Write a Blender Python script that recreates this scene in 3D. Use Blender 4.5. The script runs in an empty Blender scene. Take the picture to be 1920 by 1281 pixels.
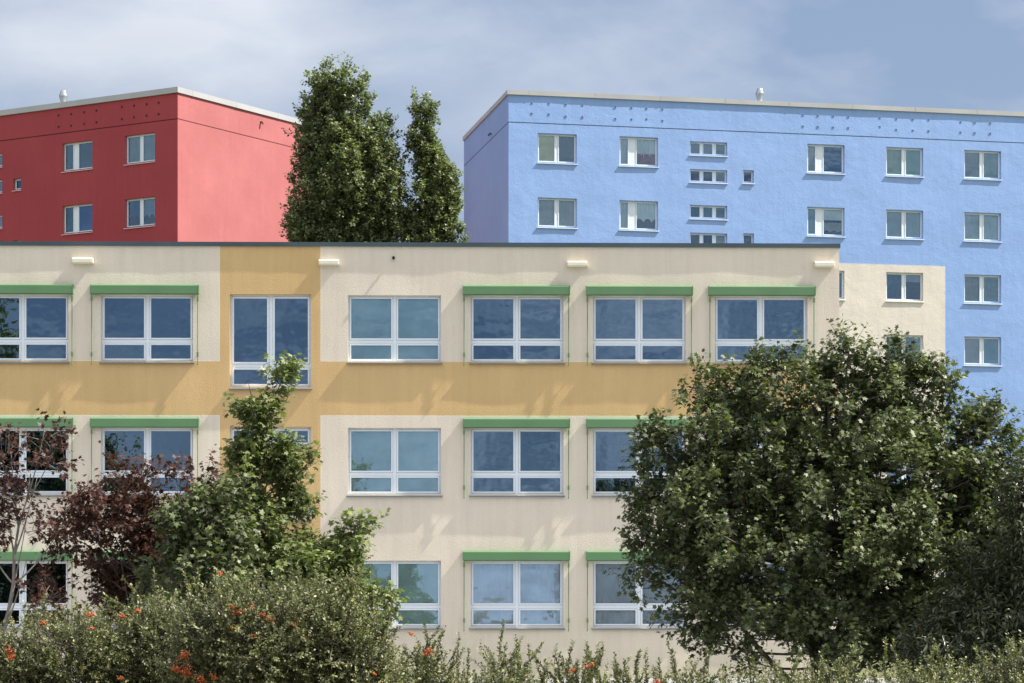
import bpy, math, random
import numpy as np
from mathutils import Vector, Matrix, noise as mnoise
random.seed(7)
R = np.random.RandomState(11)
F = 4650.0; CX = 960.0; HY = 1150.0; EYE = 1.6
scene = bpy.context.scene
COL = scene.collection

# ------------------------------------------------------------------ materials
def nmat(name):
    m = bpy.data.materials.new(name); m.use_nodes = True
    nt = m.node_tree; nt.nodes.clear()
    out = nt.nodes.new('ShaderNodeOutputMaterial')
    return m, nt, out
def N(nt, typ, **kw):
    n = nt.nodes.new(typ)
    for k, v in kw.items():
        if k.startswith('i_'):
            n.inputs[k[2:].replace('_', ' ')].default_value = v
        else: setattr(n, k, v)
    return n
def math_(nt, op, a, b=None, c=None):
    n = nt.nodes.new('ShaderNodeMath'); n.operation = op
    for i, v in enumerate((a, b, c)):
        if v is None: continue
        if isinstance(v, (int, float)): n.inputs[i].default_value = v
        else: nt.links.new(v, n.inputs[i])
    return n.outputs[0]
def mixc(nt, fac, a, b, mode='MIX'):
    n = nt.nodes.new('ShaderNodeMix'); n.data_type = 'RGBA'; n.blend_type = mode
    for idx, v in ((0, fac), (6, a), (7, b)):
        if isinstance(v, (int, float)): n.inputs[idx].default_value = v
        elif isinstance(v, tuple): n.inputs[idx].default_value = (*v[:3], 1)
        else: nt.links.new(v, n.inputs[idx])
    return n.outputs[2]
def mapr(nt, v, a, b, c, d):
    n = nt.nodes.new('ShaderNodeMapRange'); n.clamp = True
    nt.links.new(v, n.inputs[0])
    for i, x in enumerate((a, b, c, d)): n.inputs[i+1].default_value = x
    return n.outputs[0]
def noisef(nt, vec, scale, detail=3, rough=.5, dim='3D'):
    n = nt.nodes.new('ShaderNodeTexNoise'); n.inputs['Scale'].default_value = scale
    n.inputs['Detail'].default_value = detail; n.inputs['Roughness'].default_value = rough
    if vec is not None: nt.links.new(vec, n.inputs['Vector'])
    return n.outputs[0]
def principled(nt, out, color, rough=.7, metal=0., spec=.5):
    p = nt.nodes.new('ShaderNodeBsdfPrincipled')
    if isinstance(color, tuple): p.inputs['Base Color'].default_value = (*color[:3], 1)
    else: nt.links.new(color, p.inputs['Base Color'])
    p.inputs['Roughness'].default_value = rough; p.inputs['Metallic'].default_value = metal
    p.inputs['Specular IOR Level'].default_value = spec
    nt.links.new(p.outputs[0], out.inputs[0])
    return p
def bump(nt, p, h, strength, dist):
    b = nt.nodes.new('ShaderNodeBump'); b.inputs['Strength'].default_value = strength
    b.inputs['Distance'].default_value = dist
    nt.links.new(h, b.inputs['Height']); nt.links.new(b.outputs[0], p.inputs['Normal'])
def simple(name, color, rough=.6, metal=0., var=.06, scale=3., spec=.5):
    m, nt, out = nmat(name)
    tc = N(nt, 'ShaderNodeTexCoord')
    n = noisef(nt, tc.outputs['Object'], scale, 4)
    f = mapr(nt, n, .3, .7, 1-var, 1+var)
    c = N(nt, 'ShaderNodeVectorMath', operation='SCALE'); c.inputs[0].default_value = color
    nt.links.new(f, c.inputs['Scale'])
    principled(nt, out, c.outputs[0], rough, metal, spec)
    return m

def stucco(name, color_fn, bs=.5, bd=.004, fine=45., streak=.06, lowf=.9):
    m, nt, out = nmat(name)
    tc = N(nt, 'ShaderNodeTexCoord'); O = tc.outputs['Object']
    sep = N(nt, 'ShaderNodeSeparateXYZ'); nt.links.new(O, sep.inputs[0])
    col = color_fn(nt, sep)
    # weathering: broad blotches and faint vertical runs
    big = mapr(nt, noisef(nt, O, .45, 5, .6), .3, .7, 1-.05, 1+.05)
    mp = N(nt, 'ShaderNodeMapping'); mp.inputs['Scale'].default_value = (5., 5., .35)
    nt.links.new(O, mp.inputs[0])
    st = mapr(nt, noisef(nt, mp.outputs[0], 1., 5, .65), .35, .75, 1+streak*.4, 1-streak)
    mul = math_(nt, 'MULTIPLY', big, st)
    grit = mapr(nt, noisef(nt, O, 30., 3), .3, .7, .96, 1.04)
    mul = math_(nt, 'MULTIPLY', mul, grit)
    vm = N(nt, 'ShaderNodeVectorMath', operation='SCALE'); nt.links.new(col, vm.inputs[0]); nt.links.new(mul, vm.inputs['Scale'])
    p = principled(nt, out, vm.outputs[0], .92, 0, .15)
    n1 = noisef(nt, O, fine*.35, 4, .65); n2 = noisef(nt, O, 2.4, 3, .5)
    h = math_(nt, 'ADD', n1, math_(nt, 'MULTIPLY', n2, lowf))
    bump(nt, p, h, bs, bd)
    return m

def const(c):
    def f(nt, sep):
        n = N(nt, 'ShaderNodeRGB'); n.outputs[0].default_value = (*c, 1); return n.outputs[0]
    return f
def band(nt, v, lo, hi):
    return math_(nt, 'MULTIPLY', math_(nt, 'GREATER_THAN', v, lo), math_(nt, 'LESS_THAN', v, hi))

# ------------------------------------------------------------------ mesh helpers
class MB:
    def __init__(s): s.v = []; s.f = []; s.m = []
    def add(s, vs, fs, mi=0):
        b = len(s.v); s.v += [tuple(v) for v in vs]
        s.f += [tuple(i+b for i in f) for f in fs]; s.m += [mi]*len(fs)
    def box(s, x0, x1, y0, y1, z0, z1, mi=0):
        s.add([(x0,y0,z0),(x1,y0,z0),(x1,y1,z0),(x0,y1,z0),(x0,y0,z1),(x1,y0,z1),(x1,y1,z1),(x0,y1,z1)],
              [(0,3,2,1),(4,5,6,7),(0,1,5,4),(1,2,6,5),(2,3,7,6),(3,0,4,7)], mi)
    def prism(s, poly, z0, z1, mi=0):
        n = len(poly)
        s.add([(x,y,z0) for x,y in poly]+[(x,y,z1) for x,y in poly],
              [tuple(range(n))[::-1], tuple(range(n,2*n))]+[(i,(i+1)%n,(i+1)%n+n,i+n) for i in range(n)], mi)
    def tube(s, pts, rad, sides=5, cap=True, mi=0):
        pts = [Vector(p) for p in pts]; n = len(pts); vs = []
        a = None
        for i, p in enumerate(pts):
            t = (pts[min(i+1,n-1)]-pts[max(i-1,0)])
            t = t.normalized() if t.length > 1e-9 else Vector((0,0,1))
            if a is None: a = t.orthogonal().normalized()
            else:
                a = (a - t*a.dot(t)); a = a.normalized() if a.length > 1e-6 else t.orthogonal().normalized()
            b = t.cross(a); r = rad[i] if hasattr(rad, '__len__') else rad
            for k in range(sides):
                an = 2*math.pi*k/sides
                vs.append(p + a*(math.cos(an)*r) + b*(math.sin(an)*r))
        fs = [(i*sides+k, i*sides+(k+1)%sides, (i+1)*sides+(k+1)%sides, (i+1)*sides+k) for i in range(n-1) for k in range(sides)]
        if cap: fs += [tuple(range(sides))[::-1], tuple((n-1)*sides+k for k in range(sides))]
        s.add(vs, fs, mi)
    def build(s, name, mats, parent=None, smooth=False, loc=None, rotz=0.):
        me = bpy.data.meshes.new(name); me.from_pydata(s.v, [], s.f)
        if not isinstance(mats, (list, tuple)): mats = [mats]
        for m in mats: me.materials.append(m)
        if len(mats) > 1: me.polygons.foreach_set('material_index', s.m)
        if smooth: me.polygons.foreach_set('use_smooth', [True]*len(me.polygons))
        me.update()
        o = bpy.data.objects.new(name, me); COL.objects.link(o)
        if parent: o.parent = parent
        if loc is not None: o.location = loc
        o.rotation_euler = (0,0,rotz)
        return o
def tag(o, label=None, cat=None, group=None, kind=None):
    if label: o['label'] = label
    if cat: o['category'] = cat
    if group: o['group'] = group
    if kind: o['kind'] = kind
    return o
def empty(name, loc, rz=0.):
    o = bpy.data.objects.new(name, None); COL.objects.link(o); o.location = loc; o.rotation_euler = (0,0,rz)
    o.empty_display_size = .5
    return o
def bevel(o, w=.006, seg=1):
    b = o.modifiers.new('bevel', 'BEVEL'); b.width = w; b.segments = seg; b.limit_method = 'ANGLE'; b.angle_limit = .8

class Face:
    """a vertical plane through P0 (x,y) running along direction d; maps photo pixels onto it while measuring"""
    def __init__(s, px, Y, d):
        s.X0 = (px-CX)*Y/F; s.Y0 = Y; l = math.hypot(*d); s.d = (d[0]/l, d[1]/l)
    def u(s, px):
        r = (px-CX)/F; return (r*s.Y0-s.X0)/(s.d[0]-r*s.d[1])
    def z(s, px, py): return EYE+(HY-py)/F*(s.Y0+s.u(px)*s.d[1])
def world_at(px, py, Y): return Vector(((px-CX)*Y/F, Y, EYE+(HY-py)*Y/F))

def facade(mb, u0, u1, z0, z1, openings, reveal, step, amp, seed, mi=0, mir=0, wl=.9):
    """front wall grid in the plane y=0 with real openings, slightly uneven like hand-laid render"""
    us = {u0, u1}; zs = {z0, z1}
    for (a,b,c,d) in openings: us |= {a,b}; zs |= {c,d}
    def fill(s):
        s = sorted(s); r = [s[0]]
        for q in s[1:]:
            if q-r[-1] < 1e-4: continue
            n = max(1, int(math.ceil((q-r[-1])/step))); p = r[-1]
            for k in range(1, n+1): r.append(p+(q-p)*k/n)
        return r
    U = fill(us); Z = fill(zs); nu, nz = len(U), len(Z)
    def dy(u, z):
        if amp == 0: return 0.
        v = mnoise.noise(Vector((u/wl, z/(wl*.8), seed)))+.45*mnoise.noise(Vector((u/wl*2.3, z/wl*2.3, seed+5)))
        return -amp*v
    base = len(mb.v)
    for z in Z:
        for u in U: mb.v.append((u, dy(u,z), z))
    for j in range(nz-1):
        zc = (Z[j]+Z[j+1])/2
        for i in range(nu-1):
            uc = (U[i]+U[i+1])/2
            if any(a < uc < b and c < zc < d for (a,b,c,d) in openings): continue
            k = base+j*nu+i
            mb.f.append((k, k+1, k+1+nu, k+nu)); mb.m.append(mi)
    for (a,b,c,d) in openings:
        ua = [u for u in U if a-1e-5 <= u <= b+1e-5]; za = [z for z in Z if c-1e-5 <= z <= d+1e-5]
        def strip(pts):
            vs = []; fs = []
            for (u,z) in pts: vs += [(u, dy(u,z), z), (u, reveal, z)]
            for i in range(len(pts)-1): fs.append((2*i, 2*i+1, 2*i+3, 2*i+2))
            mb.add(vs, fs, mir)
        strip([(a,z) for z in za]); strip([(b,z) for z in za[::-1]])
        strip([(u,d) for u in ua]); strip([(u,c) for u in ua[::-1]])

# ------------------------------------------------------------------ common materials
def pane_mat(name, refl, gl, tr, wave=.25):
    m, nt, out = nmat(name)
    g = N(nt, 'ShaderNodeBsdfGlossy'); g.inputs['Color'].default_value = (*gl, 1); g.inputs['Roughness'].default_value = .015
    t = N(nt, 'ShaderNodeBsdfTransparent'); t.inputs['Color'].default_value = (*tr, 1)
    fr = N(nt, 'ShaderNodeFresnel'); fr.inputs['IOR'].default_value = 1.5
    f = math_(nt, 'ADD', fr.outputs[0], refl)
    mx = N(nt, 'ShaderNodeMixShader'); nt.links.new(f, mx.inputs[0]); nt.links.new(t.outputs[0], mx.inputs[1]); nt.links.new(g.outputs[0], mx.inputs[2])
    tc = N(nt, 'ShaderNodeTexCoord')
    h = noisef(nt, tc.outputs['Object'], 1.7, 2)
    b = N(nt, 'ShaderNodeBump'); b.inputs['Strength'].default_value = wave; b.inputs['Distance'].default_value = .01
    nt.links.new(h, b.inputs['Height']); nt.links.new(b.outputs[0], g.inputs['Normal'])
    nt.links.new(mx.outputs[0], out.inputs[0])
    return m
PANE_S = pane_mat('glass_school', .22, (.50, .74, 1.), (.86, .92, .92), .38)
PANE_F = pane_mat('glass_flats', .13, (.55, .78, 1.), (.86, .97, 1.), .3)
WHITE = simple('white_plastic_frame', (.74, .80, .86), .35, 0, .02)
SILL = simple('grey_zinc_sill', (.13, .16, .19), .5, .2, .1)
SILLW = simple('white_sill', (.66, .67, .68), .45, 0, .05)
GREEN = simple('green_painted_metal', (.105, .22, .10), .5, 0, .06, 1.5)
DARKG = simple('dark_interior', (.03, .032, .035), .9, 0, .2)
BLACK = simple('black_hole', (.01, .01, .01), .9, 0, 0)
COPE = simple('dark_slate_coping', (.055, .085, .10), .5, .3, .15, .8)
COPEW = simple('pale_metal_coping', (.43, .43, .425), .5, .2, .1, .5)
ZINC = simple('galvanised_steel', (.42, .44, .46), .4, .8, .12, 6)
CREAMP = simple('cream_plastic', (.75, .71, .58), .5, 0, .05)
_cm = {}
def cloth(c, name='curtain_cloth'):
    k = tuple(round(x,3) for x in c)
    if k not in _cm:
        m, nt, out = nmat(name)
        tc = N(nt, 'ShaderNodeTexCoord')
        f = mapr(nt, noisef(nt, tc.outputs['Object'], 2., 3), .3, .7, .85, 1.1)
        v = N(nt, 'ShaderNodeVectorMath', operation='SCALE'); v.inputs[0].default_value = c; nt.links.new(f, v.inputs['Scale'])
        principled(nt, out, v.outputs[0], .9, 0, .1)
        _cm[k] = m
    return _cm[k]

# ------------------------------------------------------------------ windows
def window(root, u0, u1, z0, z1, y, cols, trans, glass, fw=.035, sw=.05, mull=.075, sill=None, content=None, depth=.07, sash_top=True, tilt=None):
    """frame mesh is the part; pane, sill and curtains are its sub-parts.  cols: relative widths of the lights, trans: list of (z fraction) transoms"""
    w = u1-u0; h = z1-z0; fr = MB(); gl = MB()
    xs = [0.]; tot = sum(cols); avail = w-2*fw-mull*(len(cols)-1)
    fr.box(0, fw, 0, depth, 0, h); fr.box(w-fw, w, 0, depth, 0, h)
    fr.box(fw, w-fw, .002, depth-.002, 0, fw); fr.box(fw, w-fw, .002, depth-.002, h-fw, h)
    zr = [fw]+[t*h for t in trans]+[h-fw]
    x = fw; lights = []
    for ci, c in enumerate(cols):
        cw = avail*c/tot
        for k in range(len(zr)-1):
            a = zr[k]+(mull/2 if k > 0 else 0); b = zr[k+1]-(mull/2 if k < len(zr)-2 else 0)
            lights.append((x, x+cw, a, b, ci, k))
        for t in trans: fr.box(x, x+cw, .004, depth-.004, t*h-mull/2, t*h+mull/2)
        x += cw
        if ci < len(cols)-1: fr.box(x, x+mull, .0015, depth-.0015, fw, h-fw); x += mull
    for (a, b, c, d, ci, k) in lights:
        g = .004; y0, y1 = -.014, depth-.012
        fr.box(a+g, a+sw, y0, y1, c+g, d-g); fr.box(b-sw, b-g, y0, y1, c+g, d-g)
        fr.box(a+sw, b-sw, y0+.001, y1, c+g, c+sw); fr.box(a+sw, b-sw, y0+.001, y1, d-sw, d-g)
        ta, tb = a+sw-.002, b-sw+.002; tc_, td = c+sw-.002, d-sw+.002
        q = R.uniform(-.0012, .0012, 2)*(b-a)*2
        gl.add([(ta, .016+q[0], tc_), (tb, .016-q[0], tc_), (tb, .016-q[0]+q[1], td), (ta, .016+q[0]+q[1], td)], [(0,1,2,3)])
    o = fr.build('window', WHITE, root, loc=(u0, y, z0))
    bevel(o, .004)
    gl.build('pane', glass, o)
    if sill:
        m, ex, proj = sill
        s = MB(); t = .022
        s.add([(-ex, -y-proj, -.045), (w+ex, -y-proj, -.045), (w+ex, .01, -.002), (-ex, .01, -.002),
               (-ex, -y-proj, -.045-t), (w+ex, -y-proj, -.045-t), (w+ex, -y-proj+.012, -.045-t), (-ex, -y-proj+.012, -.045-t), (w+ex, .01, -.02), (-ex, .01, -.02),
               (w+ex, -y-proj+.012, -.062), (-ex, -y-proj+.012, -.062)],
              [(0,1,2,3),(4,5,1,0),(7,6,5,4),(11,10,6,7),(9,8,10,11),(3,2,8,9),(1,5,6,10),(1,10,8,2),(0,11,7,4),(0,3,9,11)])
        s.build('sill', m, o)
    if content:
        for (ci, kind, colr, frac) in content:
            ls = [l for l in lights if l[4] == ci or ci == -1]
            a = min(l[0] for l in ls); b = max(l[1] for l in ls); c = min(l[2] for l in ls); d = max(l[3] for l in ls)
            c = d-(d-c)*frac if frac > 0 else c; d = d if frac > 0 else c+(d-c)*(-frac)
            cm = MB()
            if kind == 'blind':
                n = 2; yy = lambda t: .075
            else:
                n = max(6, int((b-a)*45)); ph = R.uniform(0, 6)
                yy = lambda t: .085+.011*math.sin(t*(b-a)*48+ph)+.007*math.sin(t*(b-a)*19+ph)
            vs = []; 
            for i in range(n+1):
                t = i/n; xx = a+.01+(b-a-.02)*t
                cut = .0
                if kind == 'lace': cut = (d-c)*(.28+.13*abs(math.sin(t*math.pi*2.5)))
                vs += [(xx, yy(t), c+cut), (xx, yy(t), d-.004)]
            cm.add(vs, [(2*i, 2*i+2, 2*i+3, 2*i+1) for i in range(n)])
            cm.build('blind' if kind == 'blind' else 'curtain', cloth(colr), o, smooth=kind != 'blind')
    return o

# ================================================================== SCHOOL BUILDING (cream and ochre)
sf = Face(960, 61.5, (1, .0184))
th = math.atan2(sf.d[1], sf.d[0])
school = empty('school_building', (sf.X0, sf.Y0, 0), th)
tag(school, 'cream and ochre flat-roofed school building with green awning boxes over its windows', 'building')
U = sf.u
def SZ(py): return sf.z(960, py)
PITCH = 248.6
uL, uR = U(-460), U(1573.5); zT = SZ(461)
opens = []; wins = []
def rowz(y, r): return SZ(y+PITCH*r)
colsE = [(-276, -103, 'sky'), (-46, 128, 'sky'), (189, 362, 'sky'), (652.5, 827, 'blind'), (882, 1056.5, 'sky'), (1111.5, 1286, 'sky'), (1340.5, 1514, 'sky')]
for r in range(3):
    for (a, b, k) in colsE:
        ua, ub = U(a), U(b); z1 = rowz(554.2, r); z0 = rowz(678.5, r)
        opens.append((ua, ub, z0, z1)); wins.append((ua, ub, z0, z1, k, r, a))
st = (U(431), U(583.5)); 
opens.append((st[0], st[1], SZ(727), SZ(553)))
smalls = [(SZ(836.5), SZ(801)), (SZ(973.5), SZ(938.5)), (SZ(1085), SZ(1049))]
for z0, z1 in smalls: opens.append((st[0], st[1], z0, z1))
xb0, xb1 = U(412), U(601); zb0, zb1 = SZ(779.5), SZ(678.5)
def school_col(nt, sep):
    X, Z = sep.outputs[0], sep.outputs[2]
    vert = band(nt, X, xb0, xb1); hor = band(nt, Z, zb0, zb1)
    o = math_(nt, 'MAXIMUM', vert, hor)
    wn = nt.nodes.new('ShaderNodeTexCoord')
    warm = mapr(nt, noisef(nt, wn.outputs['Object'], .25, 3), .35, .65, 0, 1)
    cream = mixc(nt, warm, (.70, .625, .515), (.73, .65, .54))
    orange = mixc(nt, warm, (.61, .42, .20), (.64, .445, .22))
    c = mixc(nt, o, cream, orange)
    # pale line round the cream fields: light caught on the render edge, painted in
    e = .012
    big = math_(nt, 'MAXIMUM', band(nt, X, xb0-e, xb1+e), band(nt, Z, zb0-e, zb1+e))
    line = math_(nt, 'MULTIPLY', big, math_(nt, 'SUBTRACT', 1., o))
    return mixc(nt, math_(nt, 'MULTIPLY', line, .8), c, (.88, .80, .66))
SCHOOLM = stucco('cream_ochre_render', school_col, .75, .010, 75., .07, .5)
wb = MB()
facade(wb, uL, uR, -.05, zT, opens,   .30, .06, .0085, 3.1, wl=1.5)
D = 12.
wb.box(uL, uR, D-.3, D, -.05, zT); wb.box(uL, uL+.3, .31, D-.31, -.05, zT); 
wb.add([(uR, 0, -.05), (uR, D, -.05), (uR, D, zT), (uR, 0, zT)], [(0,1,2,3)])
wb.box(uL+.31, uR-.05, 3.2, 3.3, -.05, zT-.05, 1)
for z in (SZ(1240), SZ(990), SZ(741.5), SZ(505)): wb.box(uL+.31, uR-.05, .31, 3.19, z-.1, z+.1, 1)
wall = wb.build('wall', [SCHOOLM, DARKG], school, smooth=False)
me = wall.data
sm = np.zeros(len(me.polygons), bool); areas = np.zeros(len(me.polygons)); me.polygons.foreach_get('area', areas)
nrm = np.zeros(len(me.polygons)*3); me.polygons.foreach_get('normal', nrm); nrm = nrm.reshape(-1,3)
sm = (areas < .02) & (np.abs(nrm[:,1]) > .9); me.polygons.foreach_set('use_smooth', sm)
rb = MB(); rb.box(uL, uR-.002, .02, D, zT-.01, zT+.02); rb.build('roof', simple('roof_felt', (.1,.1,.1), .9), school)
cb = MB()
for k in range(12):
    a = uL-.03+(uR-uL+.06)*k/12; b = uL-.03+(uR-uL+.06)*(k+1)/12-.006
    cb.box(a, b, -.048, .35, zT-.03, zT+.072)
    if k < 11: cb.box(b, b+.006, -.042, .34, zT-.025, zT+.068)
o = cb.build('coping', COPE, school); 

BL = (.60, .74, .67)
for (ua, ub, z0, z1, k, r, a) in wins:
    cont = None
    if k == 'blind': cont = [(-1, 'blind', BL, 1.)]
    elif r == 2 and a > 800: cont = [(-1, 'curtain', (.86, .87, .90), 1.)]
    window(school, ua, ub, z0, z1, .13, [1, 1], [.305], PANE_S, .03, .045, .085, (SILL, .035, .068), cont)
window(school, st[0], st[1], SZ(727), SZ(553), .13, [1, 1], [.235], PANE_S, .04, .05, .09, (SILL, .02, .068))
for z0, z1 in smalls: window(school, st[0], st[1], z0, z1, .13, [1, 1], [], PANE_S, .04, .05, .12, (SILL, .02, .06))
# awning boxes with guide rods
def awning(a, b, r):
    ua, ub = U(a), U(b); z1 = rowz(536.3, r); z0 = rowz(553.6, r); dp = .155
    m = MB(); w = ub-ua; h = z1-z0
    prof = [(-dp, 0), (-dp, h-.03), (-dp+.03, h), (-.004, h), (-.004, 0)]
    n = len(prof)
    m.add([(0, y, z) for y, z in prof]+[(w, y, z) for y, z in prof],
          [tuple(range(n)), tuple(range(n, 2*n))[::-1]]+[(i, i+n, (i+1)%n+n, (i+1)%n) for i in range(n)])
    m.box(-.006, -.0005, -dp-.004, -.004, -.006, h+.004); m.box(w+.0005, w+.006, -dp-.004, -.004, -.006, h+.004)
    m.box(.02, w-.02, -dp+.02, -dp+.06, -.022, -.001)
    o = m.build('awning_box', GREEN, school, loc=(ua, -.001, z0)); bevel(o, .003)
    L = z0-rowz(684, r)
    for s, x in ((1, .028), (-1, w-.028)):
        g = MB(); g.tube([(x, -.085, -.002), (x, -.085, -L)], .011, 6)
        for zz in (-.10, -.10-1.37):
            g.box(x-.022, x+.022, -.10, -.070, zz-.075, zz+.035)
            g.box(x-.008, x+.008, -.069, .004, zz-.03, zz-.01)
        g.tube([(x, -.085, -L), (x, -.085, -L-.035)], .016, 6)
        g.build('guide_rod', GREEN, o)
for r in range(3):
    for (a, b) in ((-294, -91), (-65, 138.2), (170.5, 373.3), (868, 1068), (1099, 1298), (1328.3, 1527.5)): awning(a, b, r)
# white fittings under the roof edge: stubby open-ended covers, each on a back plate
for (a, b, y) in ((137.5, 175, 492), (599, 635, 494), (1064, 1100, 495.8), (1527, 1562, 495.5)):
    ua, ub = U(a), U(b); zc = SZ(y); m = MB(); w = ub-ua
    prof = [(-.004, -.07), (-.15, -.066), (-.175, -.04), (-.175, .035), (-.15, .066), (-.004, .07)]; n = len(prof)
    m.add([(0, p, q) for p, q in prof]+[(w, p, q) for p, q in prof], [tuple(range(n)), tuple(range(n, 2*n))[::-1]]+[(i, i+n, (i+1)%n+n, (i+1)%n) for i in range(n)])
    m.box(-.014, -.001, -.17, -.006, -.06, .06); m.box(w+.001, w+.014, -.17, -.006, -.06, .06)
    o = m.build('vent_cover', CREAMP, school, loc=(ua, -.001, zc)); bevel(o, .004)
m = MB(); m.tube([(0, .03, 0), (0, -.10, 0)], .032, 12); m.tube([(0, -.085, 0), (0, -.115, 0)], .038, 12)
m.build('overflow_pipe', BLACK, school, loc=(U(738), 0, SZ(485)))

# ================================================================== BLUE BLOCK
bf = Face(953.5, 107.5, (22600, 4650))
bth = math.atan2(bf.d[1], bf.d[0])
blue = empty('apartment_block', (bf.X0, bf.Y0, 0), bth)
tag(blue, 'light blue apartment block with a cream patch, standing right behind the school', 'building')
BU = bf.u; ST = 2.8
zs0 = bf.z(1008, 249.3)       # head of the top row
bzT = bf.z(953.5, 176.5); bstr = bf.z(953.5, 229)
wh = (bf.z(1008, 249.3)-bf.z(1008, 304))
bo = []; bw = []
C_ = lambda k, c, f=1.: (k, c)
colsB = {0: (1008.3, 1081.4, [1, 1]), 1: (1161.5, 1233.7, [.62, 1.38]), 4: (1513.6, 1583.5, [.62, 1.38]), 5: (1661.5, 1731, [1, 1]), 6: (1808, 1877, [1, 1]), 7: (1957, 2026, [1, 1])}
gr = (.42, .41, .38); lg = (.56, .60, .62); wt = (.80, .80, .78); tl = (.30, .46, .50)
contB = {
 (0,0): [(0,'blind',(.72,.60,.26),1.), (1,'curtain',(.02,.05,.035),1.)], (0,1): [(0,'curtain',gr,1.), (1,'curtain',gr,1.)],
 (1,0): [(0,'curtain',lg,1.), (1,'lace',wt,1.), (1,'blind',(.30,.10,.08),-.45)], (1,1): [(0,'curtain',lg,1.), (1,'lace',wt,1.)],
 (4,0): [(0,'blind',(.50,.50,.46),1.), (1,'blind',(.05,.12,.25),1.)], (4,1): [(0,'curtain',tl,1.), (1,'blind',wt,.42), (1,'lace',(.4,.42,.42),-.5)],
 (5,0): [(0,'blind',(.44,.50,.40),1.), (1,'blind',(.32,.46,.42),1.)], (5,1): [(0,'blind',(.40,.46,.50),1.), (1,'curtain',(.42,.50,.52),1.)],
 (6,0): [(0,'blind',(.42,.43,.43),1.), (1,'blind',(.38,.46,.46),1.)], (6,1): [(0,'curtain',lg,1.), (1,'curtain',(.5,.58,.62),1.)],
 (5,2): [(0,'curtain',(.08,.14,.2),1.), (1,'blind',(.35,.38,.4),.3)], (5,3): [(0,'blind',(.4,.4,.4),1.), (1,'blind',(.28,.36,.36),1.)],
 (6,2): [(0,'curtain',(.38,.38,.36),1.), (1,'curtain',(.28,.36,.38),1.)], (6,3): [(0,'blind',(.52,.47,.50),1.), (1,'blind',(.32,.44,.50),1.)],
 (6,4): [(0,'curtain',lg,1.), (1,'blind',(.22,.30,.36),1.)], (4,2): [(1,'curtain',(.08,.12,.2),1.)]}
for ci, (a, b, c) in colsB.items():
    for r in range(6):
        if ci < 2 and r > 2: continue
        z1 = zs0-ST*r; z0 = z1-wh
        bo.append((BU(a), BU(b), z0, z1)); bw.append((BU(a), BU(b), z0, z1, c, contB.get((ci, r), [(0,'curtain',lg,1.)]), ci))
ta = bf.z(1293, 264.7); tah = ta-bf.z(1293, 289.5); tb_ = bf.z(1293, 316.7); tbh = tb_-bf.z(1293, 340.5)
sq = bf.z(1393, 318.7); sqh = sq-bf.z(1393, 342.5)
for r in range(3):
    for (z1, h) in ((ta, tah), (tb_, tbh)):
        bo.append((BU(1293.6), BU(1363.5), z1-h-ST*r, z1-ST*r)); bw.append((BU(1293.6), BU(1363.5), z1-h-ST*r, z1-ST*r, [1, 1, 1], [(2,'blind',(.3,.33,.33),1.)] if z1 == tb_ else [(0,'blind',(.12,.2,.24),1.),(1,'blind',(.14,.22,.26),1.),(2,'blind',(.12,.2,.24),1.)], 'small'))
    bo.append((BU(1393.4), BU(1413.4), sq-sqh-ST*r, sq-ST*r)); bw.append((BU(1393.4), BU(1413.4), sq-sqh-ST*r, sq-ST*r, [1], None, 'small'))
cu0, cu1, cz = BU(1436), BU(1771.5), bf.z(1771, 500)
def blue_col(nt, sep):
    X, Z = sep.outputs[0], sep.outputs[2]
    base = mixc(nt, mapr(nt, noisef(nt, sep.inputs[0].links[0].from_socket, .12, 3), .35, .65, 0, 1), (.255, .395, .70), (.28, .42, .73))
    patch = math_(nt, 'MULTIPLY', band(nt, X, cu0, cu1), math_(nt, 'LESS_THAN', Z, cz))
    c = mixc(nt, patch, base, (.68, .63, .56))
    front = band(nt, X, 0.0, 500.)
    joint = band(nt, Z, bstr-.022, bstr+.022)
    e = .03
    edge = math_(nt, 'MULTIPLY', math_(nt, 'MULTIPLY', band(nt, X, cu0-e, cu1+e), math_(nt, 'LESS_THAN', Z, cz+e)), math_(nt, 'SUBTRACT', 1., patch))
    c = mixc(nt, math_(nt, 'MULTIPLY', edge, .7), c, (.6, .62, .68))
    return mixc(nt, math_(nt, 'MULTIPLY', joint, .88), c, (.03, .04, .07))
BLUEM = stucco('blue_render', blue_col, .6, .012, 30., .06, 1.8)
mb = MB(); bR = BU(2330); BD = 10.8
wdir = ((20-CX), F); l = math.hypot(*wdir); wdir = (wdir[0]/l, wdir[1]/l)
def tolocal(th_, v): return (v[0]*math.cos(th_)+v[1]*math.sin(th_), -v[0]*math.sin(th_)+v[1]*math.cos(th_))
bsd = tolocal(bth, wdir)
facade(mb, 0, bR, -.05, bzT, bo, .25, .24, .011, 8.2, wl=1.6)
p3 = (bsd[0]*BD, bsd[1]*BD)
def sideface(mb, a, b, z0, z1, step, amp, seed):
    n = int(math.hypot(b[0]-a[0], b[1]-a[1])/step); m_ = int((z1-z0)/step); base = len(mb.v)
    nx, ny = (b[1]-a[1]), -(b[0]-a[0]); l = math.hypot(nx, ny); nx /= l; ny /= l
    for j in range(m_+1):
        for i in range(n+1):
            t = i/n; z = z0+(z1-z0)*j/m_
            d = amp*mnoise.noise(Vector((t*n*step/1.6, z/1.6, seed)))*(0 if i in (0, n) else 1)
            mb.v.append((a[0]+(b[0]-a[0])*t+nx*d, a[1]+(b[1]-a[1])*t+ny*d, z))
    for j in range(m_):
        for i in range(n):
            k = base+j*(n+1)+i; mb.f.append((k, k+1, k+n+2, k+n+1)); mb.m.append(0)
sideface(mb, (p3[0], p3[1]), (0, 0), -.05, bzT, .4, .008, 4.)
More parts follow.
